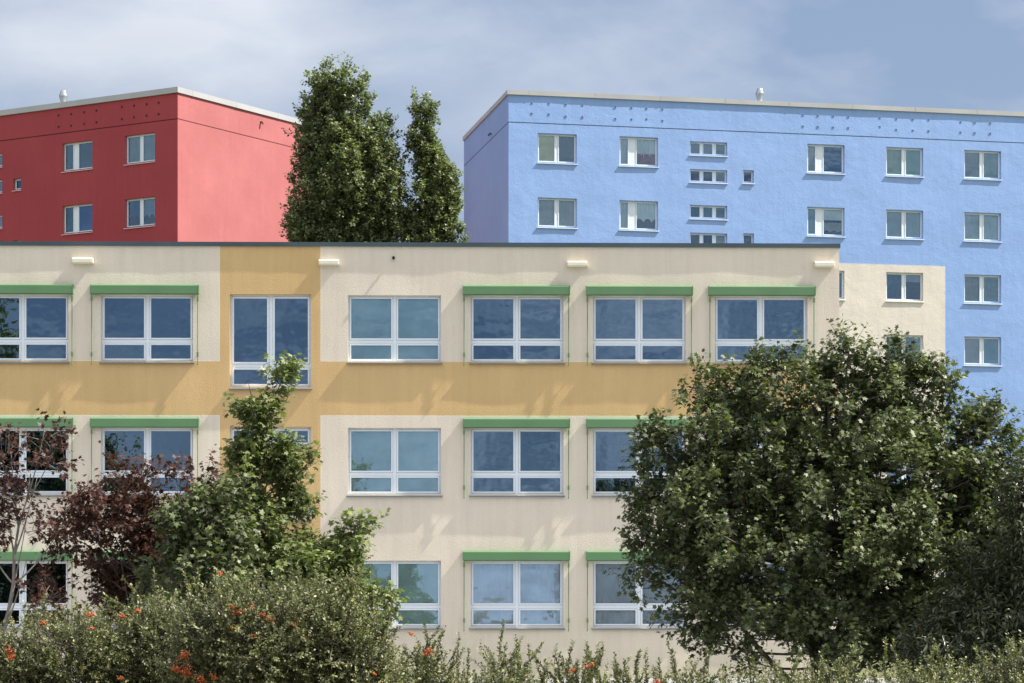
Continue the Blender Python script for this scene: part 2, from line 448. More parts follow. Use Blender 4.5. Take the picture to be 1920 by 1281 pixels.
mb.add([(p3[0], p3[1], -.05), (bR, p3[1], -.05), (bR, p3[1], bzT), (p3[0], p3[1], bzT)], [(1,0,3,2)])
mb.add([(bR, 0, -.05), (bR, p3[1], -.05), (bR, p3[1], bzT), (bR, 0, bzT)], [(0,1,2,3)])
mb.box(.3, bR-.1, 3., 3.1, 0, bzT-.1, 1)
for r in range(8):
    z = zs0+.45-ST*r; mb.box(.3, bR-.1, .26, 2.99, z, z+.2, 1)
for px in (1120, 1265, 1380, 1460, 1620, 1770, 1915): mb.box(BU(px)-.08, BU(px)+.08, .26, 2.98, .01, bzT-.12, 1)
o = mb.build('wall', [BLUEM, DARKG], blue)
me = o.data; nrm = np.zeros(len(me.polygons)*3); me.polygons.foreach_get('normal', nrm); nrm = nrm.reshape(-1,3); ar = np.zeros(len(me.polygons)); me.polygons.foreach_get('area', ar)
me.polygons.foreach_set('use_smooth', (ar < .2) & ((np.abs(nrm[:,1]) > .97) | (np.abs(nrm[:,0]) > .97)) & (nrm[:,2] < .9))
rf = MB(); rf.prism([(0,.02), (bR,.02), (bR,p3[1]), (p3[0],p3[1])], bzT, bzT+.05); rf.build('roof', simple('gravel_roof', (.25,.25,.24), .9), blue)
def coping(root, a, b, z, h, out, seg, mat, jointw=.02):
    """runs of metal flashing from a to b (local xy), overhanging outwards, with a lapped joint between lengths"""
    ax, ay = a; bx, by = b; L = math.hypot(bx-ax, by-ay); dx, dy = (bx-ax)/L, (by-ay)/L; nx, ny = dy, -dx
    m = MB(); t = 0.; k = 0
    while t < L-.01:
        e = min(L, t+seg*(1 if k else .35))
        for (s0, s1, oo, hh) in ((t, e-.001, out, h), (e-.05, e+.05 if e < L else e, out+.006, h+.008)):
            if s1-s0 < .01: continue
            P = [(ax+dx*s0+nx*oo, ay+dy*s0+ny*oo), (ax+dx*s1+nx*oo, ay+dy*s1+ny*oo), (ax+dx*s1-nx*.35, ay+dy*s1-ny*.35), (ax+dx*s0-nx*.35, ay+dy*s0-ny*.35)]
            m.prism(P, z-(.0 if hh == h else .004), z+hh)
        t = e; k += 1
    return m.build('coping', mat, root)
bch = bf.z(953.5, 167.5)-bzT-.03
coping(blue, (-.07, -.0), (bR+.05, -.0), bzT-.02, bch+.02, .07, 2.95, COPEW)
coping(blue, (p3[0], p3[1]), (bsd[0]*.36, bsd[1]*.36), bzT-.02, bch+.016, .06, 2.95, COPEW)
for (u0, u1, z0, z1, c, cont, ci) in bw:
    if ci == 'small': window(blue, u0, u1, z0, z1, .14, c, [], PANE_F, .03, .04, .05 if len(c) < 3 else .09, (SILLW, .04, .05), cont)
    else: window(blue, u0, u1, z0, z1, .14, c, [], PANE_F, .03, .05, .10 if c[0] == 1 else .30, (SILLW, .045, .055), cont)
# attic ventilation stubs
def stub(root, x, z, mat, hole, y=0.):
    m = MB(); s = .046
    for (a, b, c, d) in ((-s, -s+.015, -s, s), (s-.015, s, -s, s), (-s+.015, s-.015, s-.015, s), (-s+.015, s-.015, -s, -s+.015)): m.box(a, b, -.014, .01, c, d, 0)
    m.box(-s+.015, s-.015, -.008, .008, -s+.015, s-.015, 1)
    m.build('vent_opening', [mat, hole], root, loc=(x, y, z))
bluep = simple('blue_vent_rim', (.22, .32, .52), .8); bluehole = simple('blue_vent_hole', (.05, .08, .15), .9)
for xs, yt, yb in (((996.8, 1028.8, 1060.6, 1092), (194, 195, 196.2, 197.3), (213.2, 214.6, 218.6, 219.8)),
                   ((1153.8, 1184, 1212, 1242), (200.8, 202.4, 203.6, 204.8), (223, 224.2, 223.7, 226.6)),
                   ((1505.4, 1533.4, 1562, 1590.2), (216, 217.2, 218.2, 219.5), (237, 238.2, 239.2, 240.2)),
                   ((1649.6, 1680.2, 1711.4, 1741), (221.4, 223.2, 224.4, 225.2), (238, 243.6, 245, 246)),
                   ((1801, 1827.7, 1856.6), (229.3, 230, 231.2), (248.4, 249.4, 250.5))):
    for i, x in enumerate(xs):
        stub(blue, BU(x), bf.z(x, yt[i]), bluep, bluehole); stub(blue, BU(x), bf.z(x, yb[i]), bluep, bluehole)
def roof_vent(root, x, y, z, s=1.):
    m = MB(); prof = [(.13, 0), (.14, .46), (.13, .48), (.23, .76), (.23, .82), (.15, 1.0), (.15, 1.05), (.02, 1.07)]
    m.tube([(0, 0, p[1]*s) for p in prof], [p[0]*s for p in prof], 16)
    m.build('roof_vent', ZINC, root, loc=(x, y, z), smooth=True)
rv = (BU(1436), bzT)
roof_vent(blue, BU(1436)+.1, 1.2, bzT+.05, .88)
def spout(root, p, dirn, mat):
    m = MB(); d = Vector((dirn[0], dirn[1], 0)); P = Vector(p)
    m.tube([P-d*.05, P+d*.07, P+d*.12+Vector((0,0,-.04)), P+d*.13+Vector((0,0,-.10))], .045, 8)
    m.build('overflow_pipe', mat, root)
# left end wall: outlet pipe
t_ = 3.9; spout(blue, (bsd[0]*t_, bsd[1]*t_, bf.z(953.5, 229)-.02+.25), (-bsd[1], bsd[0]), simple('grey_pipe', (.1,.1,.13), .6))

# ================================================================== RED BLOCK
rX0 = (333-CX)*107.8/F; rY0 = 107.8
dl = (333-(-7050), 0)
rd = (7050+CX, -F)          # from far left towards the corner
l = math.hypot(*rd); rd = (rd[0]/l, rd[1]/l); rth = math.atan2(rd[1], rd[0])
rf_ = Face(333, 107.8, rd)
red = empty('apartment_block', (rf_.X0, rf_.Y0, 0), rth)
tag(red, 'red apartment block whose corner faces the viewer, at the left behind the school', 'building')
RU = rf_.u
w2 = (4060-CX, F); l = math.hypot(*w2); w2 = tolocal(rth, (w2[0]/l, w2[1]/l))
rzT = rf_.z(333, 173); rstr = rf_.z(333, 222.7)
ro = []; rw = []
za = rf_.z(234, 255); zh = za-rf_.z(234, 308)
grn = (.16, .22, .20)
for ci, (a, b, c) in enumerate(((234.3, 290.6, [1, 1]), (117, 173.3, [.75, 1.25]))):
    for r in range(3):
        ro.append((RU(a), RU(b), za-zh-ST*r, za-ST*r))
        cont = {(0,0): [(0,'curtain',(.36,.38,.34),1.), (1,'blind',(.36,.38,.38),1.)], (1,0): [(0,'curtain',grn,1.), (1,'curtain',(.16,.17,.17),1.)],
                (0,1): [(0,'lace',(.05,.09,.18),1.), (1,'lace',(.30,.33,.38),1.)], (1,1): [(0,'curtain',(.08,.14,.12),1.), (1,'blind',(.05,.10,.30),1.)]}.get((ci, r), [(0,'curtain',lg,1.)])
        rw.append((RU(a), RU(b), za-zh-ST*r, za-ST*r, c, cont, .10 if ci == 0 else .24))
zt = rf_.z(3, 287.5); zth = zt-rf_.z(3, 312); zt2 = rf_.z(3, 336.5); zt2h = zt2-rf_.z(3, 361)
zq = rf_.z(25, 335.5); zqh = zq-rf_.z(25, 356.5)
for r in range(3):
    for zz, hh in ((zt, zth), (zt2, zt2h)):
        ro.append((RU(-56), RU(4), zz-hh-ST*r, zz-ST*r)); rw.append((RU(-56), RU(4), zz-hh-ST*r, zz-ST*r, [1, 1, 1], [(2,'blind',(.3,.36,.38),1.)], .07))
    ro.append((RU(24.8), RU(39.5), zq-zqh-ST*r, zq-ST*r)); rw.append((RU(24.8), RU(39.5), zq-zqh-ST*r, zq-ST*r, [1], None, .05))
def red_col(nt, sep):
    Z = sep.outputs[2]; O = sep.inputs[0].links[0].from_socket
    base = mixc(nt, mapr(nt, noisef(nt, O, .15, 3), .35, .65, 0, 1), (.345, .060, .070), (.37, .068, .078))
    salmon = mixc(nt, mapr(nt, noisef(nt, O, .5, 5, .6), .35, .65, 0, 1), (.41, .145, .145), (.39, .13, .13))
    base = mixc(nt, math_(nt, 'GREATER_THAN', sep.outputs[1], .022), base, salmon)   # the gable is paler and pinker than the front
    return mixc(nt, math_(nt, 'MULTIPLY', band(nt, Z, rstr-.022, rstr+.022), .85), base, (.03, .008, .01))
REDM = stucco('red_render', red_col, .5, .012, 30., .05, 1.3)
mb = MB(); rL = RU(-330); RD = 12.
facade(mb, rL, 0, -.05, rzT, ro, .25, .24, .008, 15.2, wl=1.6)
q = (w2[0]*RD, w2[1]*RD)
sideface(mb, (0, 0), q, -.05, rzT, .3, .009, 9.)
mb.add([(rL, q[1], -.05), (q[0], q[1], -.05), (q[0], q[1], rzT), (rL, q[1], rzT)], [(1,0,3,2)])
mb.add([(rL, 0, -.05), (rL, q[1], -.05), (rL, q[1], rzT), (rL, 0, rzT)], [(1,0,3,2)])
mb.box(rL+.1, -.4, 3., 3.1, 0, rzT-.1, 1)
for r in range(8):
    z = za+.45-ST*r; mb.box(rL+.1, -.4, .26, 2.99, z, z+.2, 1)
for px in (-100, 14, 60, 205): mb.box(RU(px)-.08, RU(px)+.08, .26, 2.98, .01, rzT-.12, 1)
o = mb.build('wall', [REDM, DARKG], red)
me = o.data; nrm = np.zeros(len(me.polygons)*3); me.polygons.foreach_get('normal', nrm); nrm = nrm.reshape(-1,3); ar = np.zeros(len(me.polygons)); me.polygons.foreach_get('area', ar)
me.polygons.foreach_set('use_smooth', (ar < .2) & (np.abs(nrm[:,2]) < .1) & ((np.abs(nrm[:,1]) > .97) | (nrm[:,0] > .8)))
rf = MB(); rf.prism([(rL,.02), (-.02,.02), (q[0]-.02,q[1]), (rL,q[1])], rzT, rzT+.05); rf.build('roof', simple('gravel_roof_felt', (.25,.25,.24), .9), red)
rch = rf_.z(333, 162)-rzT-.03
coping(red, (rL, 0), (-.0, 0), rzT-.02, rch+.02, .07, 2.95, COPEW)
coping(red, (-w2[0]*.07+.0, -.07), q, rzT-.02, rch+.016, .07, 2.95, COPEW)
for (u0, u1, z0, z1, c, cont, ml) in rw: window(red, u0, u1, z0, z1, .14, c, [], PANE_F, .03, .045, ml, (SILLW, .04, .05), cont)
redp = simple('red_vent_rim', (.14, .02, .025), .8)
for xs, yt, yb in (((110, 133.5, 158, 181), (216.7, 214.2, 210.8, 207.4), (238, 236, 232.5, 229.5)), ((228.7, 251.4, 275.1, 297.5), (200.8, 198.2, 195.5, 192.7), (223.3, 220, 217, 214.3))):
    for i, x in enumerate(xs):
        stub(red, RU(x), rf_.z(x, yt[i]), redp, BLACK); stub(red, RU(x), rf_.z(x, yb[i]), redp, BLACK)
roof_vent(red, RU(90)+.05, 1.0, rzT+.05, .90)
t_ = 5.65; spout(red, (w2[0]*t_, w2[1]*t_, rstr+.78), (w2[1], -w2[0]), simple('dark_red_pipe', (.12,.03,.03), .6))

# ================================================================== VEGETATION
def leaf_mat(name, cols, trans=.35, rough=.42, spec=.5):
    m, nt, out = nmat(name)
    at = N(nt, 'ShaderNodeAttribute'); at.attribute_name = 'tint'
    cr = nt.nodes.new('ShaderNodeValToRGB'); nt.links.new(at.outputs['Fac'], cr.inputs[0])
    el = cr.color_ramp.elements
    el[0].position = 0; el[0].color = (*cols[0], 1); el[1].position = 1; el[1].color = (*cols[-1], 1)
    for i, c in enumerate(cols[1:-1]): e = el.new((i+1)/(len(cols)-1)); e.color = (*c, 1)
    p = N(nt, 'ShaderNodeBsdfPrincipled'); nt.links.new(cr.outputs[0], p.inputs['Base Color'])
    p.inputs['Roughness'].default_value = rough; p.inputs['Specular IOR Level'].default_value = spec
    t = N(nt, 'ShaderNodeBsdfTranslucent')
    v = mixc(nt, 1., cr.outputs[0], (1.0, 1.15, .55), 'MULTIPLY'); nt.links.new(v, t.inputs[0])
    mx = N(nt, 'ShaderNodeMixShader'); mx.inputs[0].default_value = trans
    nt.links.new(p.outputs[0], mx.inputs[1]); nt.links.new(t.outputs[0], mx.inputs[2]); nt.links.new(mx.outputs[0], out.inputs[0])
    return m
BARK = simple('grey_brown_bark', (.10, .085, .07), .9, 0, .35, 8)
BARKL = simple('pale_smooth_bark', (.22, .19, .17), .85, 0, .3, 8)
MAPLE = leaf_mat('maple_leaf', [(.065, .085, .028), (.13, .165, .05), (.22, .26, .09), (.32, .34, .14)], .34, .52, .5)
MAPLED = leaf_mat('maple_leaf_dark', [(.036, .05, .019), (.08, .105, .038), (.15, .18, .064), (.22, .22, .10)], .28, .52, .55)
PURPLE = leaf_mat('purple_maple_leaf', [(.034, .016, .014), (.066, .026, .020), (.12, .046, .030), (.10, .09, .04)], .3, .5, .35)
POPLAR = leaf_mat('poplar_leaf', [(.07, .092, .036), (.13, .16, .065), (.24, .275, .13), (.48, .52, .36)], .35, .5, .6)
FIRE = leaf_mat('firethorn_leaf', [(.055, .065, .025), (.12, .135, .055), (.22, .235, .095), (.36, .34, .16)], .25, .5, .5)
WILLOW = leaf_mat('narrow_leaf', [(.035, .045, .02), (.07, .085, .035), (.13, .14, .06)], .25, .38, .8)
BERRY = simple('orange_red_berries', (.45, .10, .028), .35, 0, .35, 30)

# leaf templates: (verts (x across, y along, z lift), triangles)
MAPLE_T = (np.array([(0,.30,0),(0,0,0),(-.42,.06,-.05),(-.24,.27,.0),(-.55,.58,-.10),(-.20,.60,.02),(0,1.0,-.10),(.20,.60,.02),(.55,.58,-.10),(.24,.27,0),(.42,.06,-.05)]),
           np.array([(0,1,2),(0,2,3),(0,3,4),(0,4,5),(0,5,6),(0,6,7),(0,7,8),(0,8,9),(0,9,10),(0,10,1)]))
MAPLE_S = (np.array([(0,.35,0.02),(0,0,0),(-.40,.15,-.06),(-.5,.60,-.10),(0,1.0,-.10),(.5,.60,-.10),(.40,.15,-.06)]),
           np.array([(0,1,2),(0,2,3),(0,3,4),(0,4,5),(0,5,6),(0,6,1)]))
OVAL_T = (np.array([(0,0,0),(-.30,.45,.06),(0,1.,-.06),(.30,.45,.06)]), np.array([(0,2,1),(0,3,2)]))
DIAM_T = (np.array([(0,0,0),(-.48,.35,.10),(0,1.,-.05),(.48,.35,.10)]), np.array([(0,2,1),(0,3,2)]))
NARR_T = (np.array([(0,0,0),(-.16,.5,.04),(0,1.,-.1),(.16,.5,.04)]), np.array([(0,2,1),(0,3,2)]))

def norm(a): return a/np.maximum(np.linalg.norm(a, axis=-1, keepdims=True), 1e-9)
def leaves_mesh(name, P, A, Nn, S, tint, tmpl, mat, parent, origin):
    """one mesh with a leaf at each P: A = direction of the midrib, Nn = upper side"""
    T, tri = tmpl; n = len(P)
    A = norm(A); X = norm(np.cross(A, Nn)); Z = np.cross(X, A)
    V = (P-origin)[:,None,:] + S[:,None,None]*(T[None,:,0:1]*X[:,None,:] + T[None,:,1:2]*A[:,None,:] + T[None,:,2:3]*Z[:,None,:])
    nv = len(T); V = V.reshape(-1,3); Fc = (tri[None]+ (np.arange(n)*nv)[:,None,None]).reshape(-1,3)
    me = bpy.data.meshes.new(name); me.vertices.add(len(V)); me.vertices.foreach_set('co', V.ravel().astype(np.float32))
    me.loops.add(len(Fc)*3); me.loops.foreach_set('vertex_index', Fc.ravel().astype(np.int32))
    me.polygons.add(len(Fc)); me.polygons.foreach_set('loop_start', (np.arange(len(Fc))*3).astype(np.int32))
    at = me.attributes.new('tint', 'FLOAT', 'FACE'); at.data.foreach_set('value', np.repeat(tint, len(tri)).astype(np.float32))
    me.materials.append(mat); me.update(); me.validate()
    o = bpy.data.objects.new(name, me); COL.objects.link(o); o.parent = parent
    return o
def rdir(rs, n): return norm(rs.normal(size=(n,3)))
def bez(a, b, c, n=6):
    return [a*(1-t)**2+b*2*t*(1-t)+c*t*t for t in [i/n for i in range(n+1)]]

def tree(kind, label, cat, base, Y, lobes, n_twig, tmpl, mat, size, leaves_per=9, twig_len=.45, bark=BARK, trunk_r=.14, seed=1, droop=.25,
         gap=.0, up=.5, group=None, shell=.45, upright=False, trunk_top=None, tuft=1., zmin=.25, tall=None, depthscale=.85, clump=.22, shrink=.5):
    """lobes: (px, py, rx, ry[, depth offset]) measured on the photograph at the tree's own distance Y"""
    rs = np.random.RandomState(seed); sc = Y/F
    L = []
    for lb in lobes:
        px, py, rx, ry = lb[:4]; dy = lb[4] if len(lb) > 4 else rs.uniform(-.5, .5)*min(rx, 120)*sc
        c = world_at(px, py, Y); L.append((c.x, Y+dy, c.z, rx*sc, max(rx, ry*.6)*sc*depthscale, ry*sc))
    L = np.array(L); sh = shrink*(.45*twig_len+.5*clump)
    L[:,3:6] = np.maximum(L[:,3:6]-sh, L[:,3:6]*.45); L[:,2] -= .3*shrink*twig_len*up
    b = world_at(base, 0, Y); org = np.array((b.x, Y, 0.))
    root = empty(kind, tuple(org)); tag(root, label, cat, group)
    # sub-clumps give the crown its light and dark bosses
    w = (L[:,3]*L[:,5])**.75*np.maximum(L[:,4], .2)**.5; w /= w.sum()
    nc = max(12, n_twig//14); ci = rs.choice(len(L), nc, p=w)
    dirs = rdir(rs, nc); rad = rs.uniform(0,1,nc)**shell
    C = L[ci,:3]+dirs*L[ci,3:6]*rad[:,None]
    ok = C[:,2] > zmin; C, ci, dirs = C[ok], ci[ok], dirs[ok]; nc = len(C)
    # limbs from the trunk to each lobe, branches from limbs to clumps
    tb = MB(); o3 = Vector(org)
    cen = L[:,:3].mean(0); topz = (L[:,2]+L[:,5]).max(); lowz = (L[:,2]-L[:,5]).min()
    tt = trunk_top if trunk_top else max(.5, lowz+(topz-lowz)*.75)
    xt = cen[0] if not upright else org[0]; npt = 9; tp = []
    for i in range(npt):
        t = i/(npt-1); z = t*tt
        tp.append(Vector(((org[0]+(xt-org[0])*t+.06*math.sin(i*1.7+seed))-org[0], .05*math.cos(i*2.1+seed)+(cen[1]-org[1])*t*.3, z)))
    tb.tube(tp, [trunk_r*(1-.82*i/(npt-1)) for i in range(npt)], 8)
    limbs = []
    for k in range(len(L)):
        c = Vector(L[k,:3])-o3; f = .25+.5*rs.rand() if not upright else .95
        s_t = min(.95, max(.12, (c.z-L[k,3]*(.9 if not upright else 1.2)-rs.uniform(.2,.8))/tt*1.0))
        i0 = min(npt-2, int(s_t*(npt-1))); a = tp[i0]
        mid = a*.45+c*.55; mid.z = a.z*.35+c.z*.65 if upright else (a.z+c.z)/2-.15*abs(c.x-a.x)
        pts = bez(a, mid, c+Vector((0,0,L[k,5]*.55)), 7); limbs.append(pts)
        r0 = trunk_r*.5*(1-.5*i0/npt); tb.tube(pts, [r0*(1-.8*i/7) for i in range(8)], 6)
    for k in range(nc):
        c = Vector(C[k])-o3; pts = limbs[ci[k]]
        cand = min(range(2, 8), key=lambda j: (pts[j]-c).length+max(0, pts[j].z-c.z)*1.5)
        a = pts[cand]; m = (a+c)/2; m.z -= .12*(a-c).length*(-1 if upright else 1)
        r0 = min(.032, trunk_r*.2); tb.tube(bez(a, m, c, 4), [r0, r0*.8, r0*.6, r0*.42, r0*.3], 4, cap=False)
    # twigs around each clump
    cs = rs.randint(0, nc, n_twig); spread = clump*(1+.6*rs.rand(n_twig))*min(1.6, max(.5, twig_len/.45))
    B = C[cs]+rdir(rs, n_twig)*spread[:,None]
    out = norm(B-(L[ci[cs],:3]+np.array((0,0,-.3))*L[ci[cs],5:6]))
    TD = norm(out*.75+rs.normal(size=(n_twig,3))*.38+np.array((0,0,up)))
    TL = twig_len*rs.uniform(.5, 1.25, n_twig)
    if gap > 0:
        keep = np.array([mnoise.noise(Vector(p*1.1))+.5*mnoise.noise(Vector(p*2.7)) > -1+gap*1. for p in B])
        B, TD, TL, cs = B[keep], TD[keep], TL[keep], cs[keep]
    keep = B[:,2] > zmin; B, TD, TL, cs = B[keep], TD[keep], TL[keep], cs[keep]
    m = len(B)
    for k in range(m):
        if k % 2 and twig_len < .3: continue
        a = Vector(B[k])-o3; d = Vector(TD[k])
        tb.tube([a-d*TL[k]*.25, a+d*TL[k]*.5, a+d*TL[k]+Vector((0,0,-.03))], [.006, .004, .002], 3, cap=False)
    tb.build('trunk', bark, root, smooth=True)
    n = leaves_per; t = np.tile((np.arange(n)+.6)/n, (m,1))+rs.uniform(-.05,.05,(m,n))
    P = B[:,None,:]+TD[:,None,:]*(TL[:,None]*t)[:,:,None]
    side = norm(np.cross(np.repeat(TD[:,None,:], n, 1), rdir(rs, m*n).reshape(m,n,3)))
    P = P+side*size*.55*rs.uniform(.3,1.,(m,n,1))*tuft
    A = norm(side*.9+TD[:,None,:]*.55+np.array((0,0,-droop))+rs.normal(size=(m,n,3))*.25)
    U_ = norm(np.array((0,0,.9))+out_full(TD,n)*.55+rs.normal(size=(m,n,3))*.58)
    S = size*rs.uniform(.62, 1.2, (m,n))*(1-.25*t)
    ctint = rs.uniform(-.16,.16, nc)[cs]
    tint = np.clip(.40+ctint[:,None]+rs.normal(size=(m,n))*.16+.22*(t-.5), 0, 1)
    leaves_mesh('crown', P.reshape(-1,3), A.reshape(-1,3), U_.reshape(-1,3), S.ravel(), tint.ravel(), tmpl, mat, root, org)
    return root
def out_full(TD, n): return np.repeat(TD[:,None,:], n, 1)

# big maple at the right
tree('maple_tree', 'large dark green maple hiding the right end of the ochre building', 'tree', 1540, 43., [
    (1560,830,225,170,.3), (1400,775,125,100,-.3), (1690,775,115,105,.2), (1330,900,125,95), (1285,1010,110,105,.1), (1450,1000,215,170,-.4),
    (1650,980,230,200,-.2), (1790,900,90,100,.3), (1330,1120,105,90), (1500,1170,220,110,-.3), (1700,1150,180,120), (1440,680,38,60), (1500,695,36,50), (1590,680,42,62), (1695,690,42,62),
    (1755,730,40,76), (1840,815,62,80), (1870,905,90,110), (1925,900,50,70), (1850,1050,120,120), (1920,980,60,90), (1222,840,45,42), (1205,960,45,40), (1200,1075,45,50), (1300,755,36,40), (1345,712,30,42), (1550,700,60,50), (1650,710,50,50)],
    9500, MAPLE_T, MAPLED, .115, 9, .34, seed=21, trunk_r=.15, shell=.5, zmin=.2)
tree('ash_tree', 'narrow-leaved green tree cut by the right edge of the picture', 'tree', 1905, 41., [
    (1930,980,60,110), (1880,1120,90,100), (1960,1050,90,160), (1912,870,26,50), (1985,900,50,60), (1850,1200,100,80), (1960,1210,100,90), (1760,1220,80,60)],
    2600, NARR_T, WILLOW, .15, 13, .42, seed=5, trunk_r=.10, droop=.5)
# green maples left
tree('maple_tree', 'slender upright green maple in front of the ochre stair strip', 'tree', 482, 46., [
    (466,722,20,34), (462,760,28,34), (534,704,18,26), (518,745,26,34), (497,770,30,36), (482,790,44,42), (470,850,38,45), (560,812,26,22), (535,850,26,26), (568,868,24,20), (572,940,26,24), (500,905,58,45), (560,905,30,30), (480,970,66,50), (455,885,38,42), (450,950,40,46), (550,965,46,40),
    (500,1040,75,50), (560,1030,35,35), (440,1020,40,50), (500,1110,85,60)], 1250, MAPLE_T, MAPLE, .13, 9, .33, seed=9, shrink=.6, trunk_r=.07, up=.8, upright=True, clump=.17, trunk_top=5.6)
tree('maple_tree', 'bushy green maple between the purple and the slender maple', 'tree', 385, 44., [
    (340,958,34,34), (335,1005,34,46), (400,965,56,48), (385,1040,70,60), (430,1010,50,60), (400,1110,100,60), (300,1080,40,50), (328,905,12,24), (440,935,22,30), (300,985,20,20)], 640, MAPLE_T, MAPLED, .145, 9, .38, seed=31, trunk_r=.07, up=.6, clump=.18)
tree('maple_tree', 'low green maple with a raised tip left of the lowest curtained windows', 'tree', 630, 42., [
    (672,975,18,36), (655,1020,35,35), (620,1050,48,42), (570,1080,45,36), (660,1090,48,45), (700,1130,32,40), (630,1140,80,60), (690,1170,38,30), (560,1140,60,50)], 950, MAPLE_T, MAPLE, .14, 9, .32, seed=14, trunk_r=.06, up=.6, clump=.17)
# purple maples
tree('purple_maple_tree', 'bushy purple-leaved maple before the left windows', 'tree', 262, 48., [
    (250,905,56,28), (190,960,70,38), (290,980,80,45), (225,1040,95,45), (320,1050,65,50), (130,1010,30,30), (350,905,42,24), (395,922,34,28), (370,980,50,40), (150,905,16,26), (240,1110,85,50), (150,980,30,28), (300,1000,40,30), (280,880,22,22)],
    1000, MAPLE_T, PURPLE, .125, 9, .50, seed=44, group='purple maples in front of the left windows', trunk_r=.06, up=.4, clump=.18)
tree('purple_maple_tree', 'sparse purple maple with bare pale branches at the left edge', 'tree', -12, 47., [
    (45,990,62,40), (75,900,46,34), (100,855,28,24), (20,860,26,36), (85,808,16,14), (10,930,30,30), (55,1060,50,40), (110,1000,30,34), (90,1110,32,40), (-40,1000,60,60)],
    260, MAPLE_T, PURPLE, .12, 8, .42, seed=52, group='purple maples in front of the left windows', trunk_r=.06, bark=BARKL, up=.35, clump=.2, trunk_top=4.3)
# poplars behind
tree('poplar_tree', 'broad tall poplar against the pink gable of the red block', 'tree', 650, 88., [
    (618,172,46,46), (662,185,36,60), (590,220,36,55), (650,250,65,80), (720,250,20,44), (712,300,38,60), (735,320,22,50), (600,310,52,80), (660,350,90,90), (745,370,24,70), (590,400,50,60), (565,430,32,45), (650,440,110,80), (735,430,38,60),
    (640,560,120,100), (650,700,110,100), (580,250,22,50), (640,138,22,20), (612,140,24,20), (560,330,16,30)],
    8600, DIAM_T, POPLAR, .125, 19, .42, seed=61, group='poplars behind the school', trunk_r=.35, up=1.0, upright=True, clump=.36, droop=.1, shrink=1., shell=.4, trunk_top=18)
tree('poplar_tree', 'slender tall poplar left of the blue block', 'tree', 812, 88., [
    (787,205,14,26), (800,215,14,28), (792,260,24,45), (808,310,34,50), (805,370,38,50), (830,330,28,40), (822,400,42,50), (800,440,46,50), (845,435,26,32), (815,540,60,80), (815,680,60,90), (838,370,22,40), (780,330,14,26), (785,410,18,30)],
    4200, DIAM_T, POPLAR, .12, 19, .36, seed=66, group='poplars behind the school', trunk_r=.22, up=1.1, upright=True, clump=.30, droop=.1, shrink=1., shell=.4, trunk_top=17)
# trees standing left of the view, which the left-hand windows mirror
def plain_tree(label, x, y, top, rx, n, seed):
    px = x*F/y+CX; sc = F/y
    lob = [(px+random.uniform(-.4,.4)*rx*sc, HY-(top*q-EYE)*sc, rx*sc*s, top*.16*sc) for q, s in ((.84,.6), (.66,.9), (.5,1.), (.34,.9), (.2,.8))]
    tree('maple_tree', label, 'tree', px, y, lob, n, MAPLE_S, MAPLED, .24, 13, .9, seed=seed, trunk_r=.2, clump=.5)
plain_tree('tall tree mirrored in the upper window at the left edge', -17.9, 36., 14.2, 2.0, 900, 71)
plain_tree('low round tree mirrored in the left windows of the middle row', -14.7, 36., 8.6, 2.3, 900, 72)
plain_tree('small round tree mirrored low in the second window from the left, middle row', -12.7, 36., 6.9, 1.5, 600, 73)

